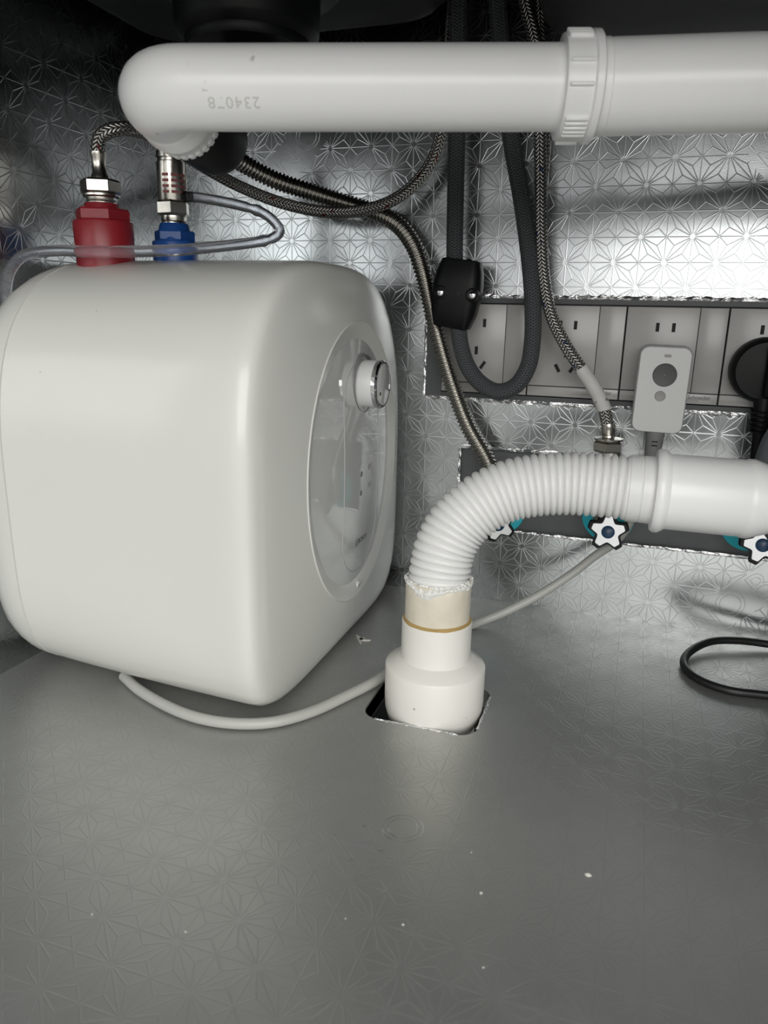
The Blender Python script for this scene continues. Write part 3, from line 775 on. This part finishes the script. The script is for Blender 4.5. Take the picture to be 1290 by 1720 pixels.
for i in range(4):
    x0 = SX + i * PIT
    t = thing('wall_socket', socket_labels[i], 'socket', (x0 + 0.043, 0.741, ZTOP - PH), 'wall sockets in the frame')
    bevel_box('base_plate', (x0 + 0.043, 0.7405, ZTOP - PH / 2), (0.0860, 0.007, PH), 0.0006, MT['plate_base'], t, 2)
    bevel_box('socket_face', (x0 + 0.0004 + 0.0309, 0.7370, ZTOP - 0.0004 - 0.0375), (0.0616, 0.005, 0.0750), 0.0005, MT['plate'], t, 2)
    bevel_box('blank_key', (x0 + 0.0626 + 0.0115, 0.7370, ZTOP - 0.0004 - 0.0375), (0.0230, 0.005, 0.0750), 0.0005, MT['plate'], t, 2)
    bevel_box('lower_strip', (x0 + 0.0430, 0.7370, ZTOP - 0.0760 - 0.0048), (0.0852, 0.005, 0.0092), 0.0005, MT['plate'], t, 2)
    cx = x0 + 0.0346
    slot(t, cx - 0.0070, 0.2885, 0.0030, 0.0078, 0); slot(t, cx + 0.0068, 0.2885, 0.0030, 0.0078, 0)
    slot(t, cx, 0.2622, 0.0030, 0.0078, 0)
    slot(t, cx - 0.0070, 0.2482, 0.0030, 0.0082, math.radians(-30)); slot(t, cx + 0.0070, 0.2482, 0.0030, 0.0082, math.radians(33))
    text_mesh('lettering', 'Schneider', 0.0052, MT['ink'], t, lambda u, v, w, x0=x0: (x0 + 0.0700 + u, 0.7344 - w, ZTOP - 0.0795 + v), 0.0001, spacing=0.95)
    text_mesh('lettering', 'Electric', 0.0030, MT['ink_faint'], t, lambda u, v, w, x0=x0: (x0 + 0.0755 + u, 0.7344 - w, ZTOP - 0.0828 + v), 0.0001, spacing=1.1)

# leak-protection plug
PX, PZ = 0.0232, 0.2350
plug = thing('leakage_plug', 'white rectangular safety plug with two round grey buttons in the wall socket', 'plug', (PX, 0.7345, 0.198))
sk = Matrix.Rotation(math.radians(1.0), 3, 'Y')
def prings(ys):
    return [[sk @ Vector((x, 0, z)) + Vector((PX, y, PZ)) for x, z in rounded_outline(w, h, r, 6)] for (y, w, h, r) in ys]
loft('rear_shell', prings([(0.7345, 0.0435, 0.0755, 0.008), (0.7200, 0.0450, 0.0775, 0.0085), (0.7135, 0.0450, 0.0775, 0.0085), (0.7130, 0.0440, 0.0765, 0.008)]), MT['adapter_back'], plug)
loft('front_shell', prings([(0.7131, 0.0440, 0.0765, 0.008), (0.7060, 0.0442, 0.0766, 0.008), (0.7020, 0.0432, 0.0756, 0.0078), (0.7005, 0.0415, 0.0738, 0.007)]), MT['adapter'], plug)
def pb(name, dx, dz, r, mat, h=0.0008):
    c = sk @ Vector((dx, 0, dz)) + Vector((PX, 0.7012, PZ))
    lathe(name, c, (0, -1, 0), [(r, 0.0), (r, h * 0.7), (r - 0.0004, h), (r - 0.0012, h * 0.9), (0.0004, h * 0.8)], mat, plug, 40, False)
pb('test_button', 0.0010, 0.0135, 0.0101, MT['button_dark'], 0.0018)
pb('reset_button', -0.0005, -0.0050, 0.0046, MT['button_light'], 0.0016)
loft('indicator_window', [[sk @ Vector((x + 0.0015, 0, z + 0.0300)) + Vector((PX, y, PZ)) for x, z in rounded_outline(0.0060, 0.0026, 0.0012, 4)] for y in (0.7012, 0.7002)], MT['button_light'], plug)
boot = lathe('cord_boot', (PX - 0.0005, 0.7090, 0.1985), (-0.02, 0, -1), [(0.0085, -0.002), (0.0080, 0.004), (0.0072, 0.018), (0.0062, 0.034), (0.0050, 0.036)], MT['grey_boot'], plug, 28)
for k in range(2):
    bevel_box('boot_slit', (PX - 0.0005, 0.7013, 0.1890 - k * 0.0035), (0.0050, 0.0010, 0.0010), 0, MT['black_hole'], plug)

# heater cord: floor -> behind the drain -> up to the plug
cord = [(-0.3720, 0.4520, 0.0050), (-0.3457, 0.4374, 0.0046), (-0.2994, 0.4212, 0.0046), (-0.2719, 0.4182, 0.0046), (-0.2470, 0.4223, 0.0046), (-0.2258, 0.4328, 0.0046), (-0.2068, 0.4542, 0.0046), (-0.1904, 0.4860, 0.0046), (-0.1750, 0.5200, 0.0052), (-0.1680, 0.5500, 0.0052), (-0.1600, 0.5821, 0.0046), (-0.1397, 0.6345, 0.0046),
        (-0.1225, 0.6620, 0.0050), (-0.0980, 0.6760, 0.0150), (-0.0680, 0.6870, 0.0330), (-0.0387, 0.6980, 0.0555), (-0.0190, 0.7090, 0.0730), (-0.0020, 0.7180, 0.0865), (0.0080, 0.7185, 0.1040), (0.0130, 0.7165, 0.1230), (0.0185, 0.7130, 0.1460), (0.0222, 0.7095, 0.1680)]
co = tube('power_cord', cord, 0.0042, MT['grey_cord'], None, 16, 0.003)
tag(co, 'light grey power cord running from under heater round the drain to safety plug', 'cord')

# round black plug at the right edge
bp = thing('round_plug', 'round black plug with ribbed neck in the rightmost wall socket', 'plug', (0.108, 0.7345, 0.2250))
lathe('plug_body', (0.1060, 0.7345, 0.2545), (0, -1, 0), [(0.0270, 0.0), (0.0282, 0.002), (0.0282, 0.012), (0.0272, 0.018), (0.0240, 0.022), (0.0004, 0.023)], MT['black'], bp, 48, False)
bevel_box('grip', (0.1130, 0.7080, 0.2550), (0.016, 0.014, 0.046), 0.004, MT['black'], bp)
tube('neck', [(0.1080, 0.716, 0.2300), (0.1082, 0.714, 0.2200), (0.1080, 0.711, 0.2050), (0.1080, 0.709, 0.185), (0.110, 0.709, 0.160), (0.115, 0.712, 0.130)], lambda s, t: 0.0085 - 0.0030 * min(1, s / 0.035), MT['black'], bp, 18, 0.002)
for k in range(5):
    lathe('rib', (0.1081, 0.7145 - 0.0008 * k, 0.2215 - k * 0.0042), (0, 0.1, -1), [(0.0080, 0.0), (0.0098 - 0.0002 * k, 0.0004), (0.0098 - 0.0002 * k, 0.0020), (0.0078, 0.0024)], MT['black'], bp, 24)
gt = tube('grey_tube', [(0.200, 0.620, 0.505), (0.185, 0.632, 0.41), (0.156, 0.647, 0.310), (0.1385, 0.655, 0.262), (0.1280, 0.660, 0.2370), (0.1200, 0.665, 0.2160), (0.1140, 0.670, 0.1980), (0.1120, 0.674, 0.1800), (0.1150, 0.680, 0.1550), (0.130, 0.69, 0.120), (0.17, 0.70, 0.08), (0.23, 0.705, 0.045), (0.306, 0.70, 0.03)], 0.0105, MT['grey_tube'], None, 20, 0.003)
tag(gt, 'thick slate grey tube curving down at the right edge below round black plug', 'tube')

# ================================================================== ANGLE VALVES
def angle_valve(x, z, hx, hz, label, rot, tiltv, ztop):
    t = thing('angle_valve', label, 'valve', (x, 0.741, z), 'angle valves in the lower opening')
    lathe('escutcheon', (x, 0.7465, z), (0, -1, 0), [(0.0250, 0.0), (0.0255, 0.002), (0.0250, 0.0045), (0.0200, 0.0070), (0.0110, 0.0085)], MT['cyan'], t, 48)
    lathe('body', (x, 0.742, z), (0, -1, 0), [(0.0100, 0.0), (0.0100, 0.020), (0.0115, 0.022), (0.0115, 0.034), (0.0095, 0.036)], MT['chrome'], t, 32)
    lathe('outlet', (x - 0.004, 0.706 + 0.002, z), (0, 0, 1), [(0.0095, -0.004), (0.0095, 0.018), (0.0100, 0.020), (0.0100, ztop - z)], MT['steel'], t, 28)
    ax = Vector(tiltv).normalized(); a, X, Y = frame_of(ax, (0, 0, 1))
    hc = Vector((hx, 0.698, hz))
    stem = lathe('stem', Vector((x, 0.712, z)), hc - Vector((x, 0.712, z)), [(0.0050, 0.0), (0.0050, (hc - Vector((x, 0.712, z))).length)], MT['black'], t, 18)
    def star(scale, h):
        out = []
        for k in range(90):
            th = 2 * PI * k / 90
            ph = abs(((th - rot + PI / 5) % (2 * PI / 5)) - PI / 5)
            R0, tip = 0.0190, math.radians(10)
            if ph < tip: r = R0 * math.cos(tip) / math.cos(ph)
            else: r = R0 * (0.64 + 0.36 * ((PI / 5 - ph) / (PI / 5 - tip)) ** 2)
            r *= scale
            out.append(hc + a * h + (X * math.cos(th) + Y * math.sin(th)) * r)
        return out
    h = loft('handle', [star(0.93, 0.0), star(1.0, 0.0015), star(1.0, 0.0100), star(0.95, 0.0115)], MT['black'], t, angle=30)
    loft('handle_face', [star(0.80, 0.0108), star(0.80, 0.0124)], MT['silver'], h, angle=30)
    lathe('handle_button', hc, a, [(0.0060, 0.0115), (0.0060, 0.0130), (0.0052, 0.0136), (0.0004, 0.0138)], MT['navy'], h, 28, False)
    return t
angle_valve(-0.1190, 0.1000, -0.1150, 0.1010, 'leftmost angle valve, mostly hidden behind the white corrugated hose bend', 0.35, (0.35, -1, -0.12), 0.140)
angle_valve(-0.0110, 0.1040, -0.0095, 0.1035, 'middle angle valve with star handle and navy button below white hose', 0.02, (0.03, -1, 0.10), 0.179)
angle_valve(0.1165, 0.1100, 0.1210, 0.1065, 'rightmost angle valve with star handle, cut by the right picture edge', 0.30, (-0.05, -1, 0.10), 0.150)

# ================================================================== FLOOR DRAIN ASSEMBLY
DX, DYY = -0.1248, 0.5100
dr = thing('drain_fitting', 'white reducer fitting with yellowed pipe stub standing in the floor hole', 'drain pipe', (DX, DYY, -0.02))
lathe('reducer', (DX, DYY, 0), (0, 0, 1), [(0.0330, -0.079), (0.0330, -0.012), (0.0365, -0.009), (0.0383, -0.002), (0.0388, 0.006), (0.0388, 0.0335), (0.0380, 0.0348), (0.0272, 0.0410), (0.0268, 0.0430), (0.0268, 0.0708), (0.0262, 0.0716), (0.0245, 0.0716)], MT['pvc_warm'], dr, 64)
lathe('glue_bead', (DX, DYY, 0), (0, 0, 1), [(0.0248, 0.0690), (0.0261, 0.0712), (0.0263, 0.0722), (0.0256, 0.0732), (0.0246, 0.0738)], MT['glue'], dr, 64, False, wob=lambda th: 1 + 0.006 * math.sin(5 * th) + 0.004 * math.sin(11 * th + 1))
# stub with a torn rim
def stub():
    seg = 72; V = []; Fc = []
    zs = [0.068, 0.080, 0.092]
    rims = []
    for k in range(seg):
        th = 2 * PI * k / seg
        rims.append(0.1035 + 0.0012 * math.sin(3 * th + 1) + random.uniform(-0.0007, 0.0007))
    rows = [[(0.0247, z) for _ in range(seg)] for z in zs] + [[(0.0248, r - 0.001) for r in rims], [(0.0243, r) for r in rims], [(0.0226, r - 0.0003) for r in rims], [(0.0224, 0.085) for _ in rims]]
    for row in rows:
        for k, (r, z) in enumerate(row):
            th = 2 * PI * k / seg
            V.append(Vector((DX + r * math.cos(th), DYY + r * math.sin(th), z)))
    for i in range(len(rows) - 1):
        for k in range(seg):
            k2 = (k + 1) % seg
            Fc.append((i * seg + k, i * seg + k2, (i + 1) * seg + k2, (i + 1) * seg + k))
    return V, Fc
build('pipe_stub', *stub(), MT['pvc_aged'], dr, True, 50)
def sealant():
    seg = 110; V = []; Fc = []; rows = 6
    amp = [random.uniform(0, 1) for _ in range(seg)]
    sm = [(amp[k - 1] + amp[k] * 2 + amp[(k + 1) % seg]) / 4 for k in range(seg)]
    for j in range(rows):
        t = j / (rows - 1)
        for k in range(seg):
            th = 2 * PI * k / seg
            drip = max(0.0, math.cos(th + 1.75)) ** 10 * 0.007 + max(0, math.cos(th + 0.1)) ** 12 * 0.002
            lo = 0.1026 - drip - 0.0018 * sm[k]; hi = 0.1052 + 0.0016 * sm[(k * 7) % seg]
            z = lo + (hi - lo) * t
            r = 0.0244 + 0.0016 * math.sin(PI * t) * (0.5 + sm[(k * 3) % seg]) + random.uniform(-0.0004, 0.0005)
            if t > 0.75: r = 0.0230 + random.uniform(-0.0003, 0.0016)
            if t < 0.1: r = 0.0246
            V.append(Vector((DX + r * math.cos(th), DYY + r * math.sin(th), z)))
    for i in range(rows - 1):
        for k in range(seg):
            k2 = (k + 1) % seg
            Fc.append((i * seg + k, i * seg + k2, (i + 1) * seg + k2, (i + 1) * seg + k))
    return V, Fc
build('sealant', *sealant(), MT['sealant'], dr, False)

dh = thing('drain_hose', 'white corrugated drain hose bending from floor stub to coupling on the right', 'hose', (DX, DYY, 0.10))
Hp = [(DX, DYY, 0.0850), (DX, DYY, 0.1000), (-0.1245, 0.5120, 0.1120), (-0.1218, 0.5160, 0.1290), (-0.1140, 0.5220, 0.1455), (-0.0990, 0.5290, 0.1605), (-0.0815, 0.5350, 0.1703), (-0.0594, 0.5405, 0.1760), (-0.0363, 0.5440, 0.1785), (-0.0069, 0.5456, 0.1788), (0.0040, 0.5459, 0.1785)]
HPIT = 0.0053
def hose_r(s, total):
    t = (s / HPIT) % 1.0
    return 0.0203 + 0.0030 * math.sqrt(max(0.0, math.sin(PI * t)))
tube('corrugated_hose', Hp, hose_r, MT['pvc_hose'], dh, 48, HPIT / 10, angle=75)
c0 = Vector((0.0035, 0.5459, 0.1785)); c1v = Vector((0.1351, 0.5509, 0.1772)); axc = (c1v - c0).normalized()
lathe('hose_cuff', c0, axc, [(0.0215, -0.002), (0.0238, 0.0), (0.0240, 0.0075), (0.0234, 0.0082), (0.0240, 0.0090), (0.0242, 0.018), (0.0235, 0.024)], MT['pvc_hose'], dh, 56)
coupl = lathe('drain_coupling', c0 + axc * 0.0165, axc, [(0.0235, 0.0), (0.0285, 0.0006), (0.0298, 0.0025), (0.0298, 0.0055), (0.0284, 0.0080), (0.0268, 0.0100), (0.0268, 0.0585), (0.0275, 0.0600), (0.0275, 0.0640), (0.0200, 0.0850), (0.0195, 0.0900), (0.0195, 0.2950)], MT['pvc'], None, 64)
tag(coupl, 'smooth white stepped coupling on the end of the corrugated drain hose', 'coupling')

# ================================================================== UPPER WASTE PIPE
up = thing('waste_pipe', 'white horizontal sink waste pipe with elbow and ribbed slip nut', 'pipe', (-0.2690, 0.3978, 0.4159))
e0 = Vector((-0.2800, 0.3944, 0.4161)); e1 = Vector((-0.0363, 0.4685, 0.4193)); e2 = Vector((0.1140, 0.5029, 0.4222))
d01 = (e1 - e0).normalized()
back_dir = Vector((-0.125, 0.985, -0.06)).normalized()
PR = 0.0217
arc = []
RB = 0.024
cen = e0 + d01 * RB + back_dir * RB
tstart = e0 + d01 * RB
for k in range(13):
    a = PI / 2 * k / 12
    # from along -d01 to back_dir
    arc.append(cen - back_dir * RB * math.cos(a) - d01 * RB * math.sin(a))
path = [e1] + [e1.lerp(tstart, k / 20) for k in range(1, 20)] + arc + [arc[-1] + back_dir * 0.012]
tube('elbow_pipe', path, PR, MT['pvc'], up, 56, 0.004, smooth_path=False)
ec = arc[-1] + back_dir * 0.006
lathe('elbow_collar', ec, back_dir, [(0.0212, -0.003), (0.0229, 0.0), (0.0231, 0.006), (0.0243, 0.008), (0.0243, 0.0120), (0.0234, 0.0135), (0.0234, 0.024), (0.0210, 0.026)], MT['pvc'], up, 56)
a, X, Y = frame_of(back_dir)
for k in range(28):
    th = 2 * PI * k / 28
    c = ec + back_dir * 0.0215 + (X * math.cos(th) + Y * math.sin(th)) * 0.0236
    rot = Matrix((X * math.cos(th) + Y * math.sin(th), -X * math.sin(th) + Y * math.cos(th), back_dir)).transposed()
    bevel_box('collar_tooth', c, (0.0016, 0.0034, 0.0050), 0.0004, MT['pvc'], up, 1, rot=rot)
# slip nut and socket pipe
nut0 = e1 - d01 * 0.0215
nut = lathe('slip_nut', nut0, d01, [(0.0220, 0.0), (0.0260, 0.0004), (0.0265, 0.002), (0.0265, 0.0145), (0.0280, 0.0155), (0.0280, 0.0190), (0.0269, 0.0200), (0.0245, 0.0204)], MT['pvc'], up, 72)
a, X, Y = frame_of(d01)
for g in range(6):
    for k in range(5):
        if k == 0 or k == 4 or g % 2 == 0:
            th = 2 * PI * g / 6 + k * 0.105 + 0.28
            rr = 0.0271
            c = nut0 + d01 * 0.0078 + (X * math.cos(th) + Y * math.sin(th)) * rr
            rot = Matrix((X * math.cos(th) + Y * math.sin(th), -X * math.sin(th) + Y * math.cos(th), d01)).transposed()
            bevel_box('nut_rib', c, (0.0024, 0.0018, 0.0125), 0.0005, MT['pvc'], nut, 1, rot=rot)
d12 = (e2 - e1).normalized()
lathe('socket_pipe', e1 - d12 * 0.001, d12, [(0.0229, -0.002), (0.0243, 0.0), (0.0243, 0.0052), (0.0238, 0.0058), (0.0240, 0.0070), (0.0245, 0.335), (0.0238, 0.345)], MT['pvc'], up, 64)
# faint upside-down print on the pipe, following its curve
fr_a, fr_x, fr_y = d01, None, None
toc = (Vector((0, 0, 0.298)) - (e0 + d01 * 0.06)); toc = (toc - d01 * toc.dot(d01)).normalized()
upv = d01.cross(toc); upv = -upv if upv.z < 0 else upv
def on_pipe(s, arcl, lift):
    th = arcl / PR
    return e0 + d01 * s + (toc * math.cos(th) + upv * math.sin(th)) * (PR + lift)
text_mesh('faint_print', '234078', 0.0085, MT['ink_faint'], up, lambda u, v, w: on_pipe(0.0560 - u, -0.0065 - v, -0.00012 + max(0, w) * 1.6), 0.0001, spacing=1.15)
text_mesh('faint_print', '7', 0.0070, MT['ink_faint'], up, lambda u, v, w: on_pipe(0.0410 - u, 0.0015 - v, -0.00012 + max(0, w) * 1.6), 0.0001)

# black elbow from the waste pipe up to the strainer
st = thing('sink_strainer', 'black round sink strainer with outlet elbow under the left bowl', 'strainer', (-0.292, 0.535, 0.4933))
q0 = ec + back_dir * 0.020
q1 = ec + back_dir * 0.066
lathe('outlet_cup', q0, back_dir, [(0.0206, 0.0), (0.0226, 0.003), (0.0230, 0.046), (0.0220, 0.054), (0.0180, 0.059), (0.0110, 0.061)], MT['black'], st, 48)
sc = Vector((-0.2930, 0.5450, 0))
tube('outlet_elbow', [q1 - back_dir * 0.02, q1, q1 + Vector((-0.006, 0.014, 0.020)), Vector((-0.2930, 0.545, 0.460)), Vector((-0.2930, 0.545, 0.500))], 0.0195, MT['black'], st, 32, 0.004)
lathe('bowl', (sc.x, sc.y, 0), (0, 0, 1), [(0.030, 0.4780), (0.0440, 0.4790), (0.0455, 0.4815), (0.0455, 0.4850), (0.0500, 0.4880), (0.0520, 0.4910), (0.0530, 0.5150), (0.0560, 0.5170), (0.0660, 0.5180), (0.0680, 0.5205), (0.0680, 0.5240), (0.0640, 0.5260), (0.0700, 0.5275), (0.0720, 0.5300), (0.0700, 0.5325)], MT['black'], st, 72)

# ================================================================== BLACK CABLE ON THE FLOOR
bc = tube('black_cable', [(0.312, 0.690, 0.0036), (0.250, 0.706, 0.0036), (0.1900, 0.7125, 0.0040), (0.1423, 0.7120, 0.0060), (0.1163, 0.7055, 0.0080), (0.0924, 0.6945, 0.0080), (0.0731, 0.6707, 0.0055), (0.0664, 0.6479, 0.0040), (0.0707, 0.6281, 0.0035), (0.0815, 0.6153, 0.0035), (0.0990, 0.6080, 0.0035), (0.1191, 0.6093, 0.0035), (0.1460, 0.6143, 0.0035), (0.200, 0.640, 0.0035), (0.255, 0.665, 0.0035), (0.312, 0.675, 0.0035)], 0.0035, MT['black_cable'], None, 14, 0.003)
tag(bc, 'thin black cable bent in a loop on the floor at the right', 'cable')

# ================================================================== CRUMBS ON THE FLOOR
def chip(name, x, y, s, label, group=None, mat='crumb'):
    V = []; n = 7
    for j in range(3):
        for k in range(n):
            th = 2 * PI * k / n
            r = s * (1.0, 0.8, 0.25)[j] * random.uniform(0.6, 1.15)
            V.append(Vector((x + r * math.cos(th), y + r * math.sin(th) * 0.7, (0.0, 0.35, 0.6)[j] * s)))
    Fc = []
    for i in range(2):
        for k in range(n):
            k2 = (k + 1) % n
            Fc.append((i * n + k, i * n + k2, (i + 1) * n + k2, (i + 1) * n + k))
    Fc.append(tuple(range(n - 1, -1, -1))); Fc.append(tuple(2 * n + k for k in range(n)))
    return tag(build(name, V, Fc, MT[mat], None, False, base=(x, y, 0)), label, 'crumb', group)
def scrap():
    arms = [(0.9, 0.0), (2.3, 0.011), (5.2, 0.010), (0.15, 0.010)]
    V = []; Fc = []
    x, y = -0.2190, 0.5960
    for (th, L) in arms:
        if L == 0: L = 0.006
        d = Vector((math.cos(th), math.sin(th), 0)); nn = Vector((-d.y, d.x, 0))
        i = len(V); o = Vector((x, y, 0))
        V += [o + nn * 0.0022, o - nn * 0.0022, o + d * L * 0.6 - nn * 0.0013, o + d * L, o + d * L * 0.6 + nn * 0.0010]
        V += [v + Vector((0, 0, 0.0012)) for v in V[i:i + 5]]
        Fc += [tuple(i + 5 + k for k in range(5)), tuple(i + 4 - k for k in range(5))] + [(i + k, i + (k + 1) % 5, i + 5 + (k + 1) % 5, i + 5 + k) for k in range(5)]
    return build('sealant_scrap', V, Fc, MT['crumb'], None, False, base=(x, y, 0))
tag(scrap(), 'star-shaped scrap of dried sealant on the floor between heater and drain fitting', 'scrap')
crumb_spots = [(0.0036, 0.3594, 0.0020, 'largest pale crumb on the foil floor, right of the drain fitting in front'),
               (-0.0496, 0.3264, 0.0012, 'small white crumb on the floor, straight in front of the drain fitting'),
               (-0.0825, 0.2923, 0.0009, 'tiny white crumb low in the middle of the foil floor'),
               (-0.2328, 0.2449, 0.0008, 'tiny white crumb alone at the lower left of the foil floor'),
               (-0.0393, 0.2811, 0.0007, 'tiny white crumb nearest the lower right of the floor crumbs'),
               (-0.1824, 0.2516, 0.0007, 'tiny white crumb at lower left, second from the left among floor crumbs'),
               (-0.1112, 0.2860, 0.0006, 'tiny white crumb third from the left among the floor crumbs'),
               (-0.0609, 0.3547, 0.0006, 'faint tiny crumb nearest the drain hole, just right of the embossed letters')]
for (x, y, s_, lab) in crumb_spots:
    chip('crumb', x, y, s_, lab, 'crumbs on the floor')
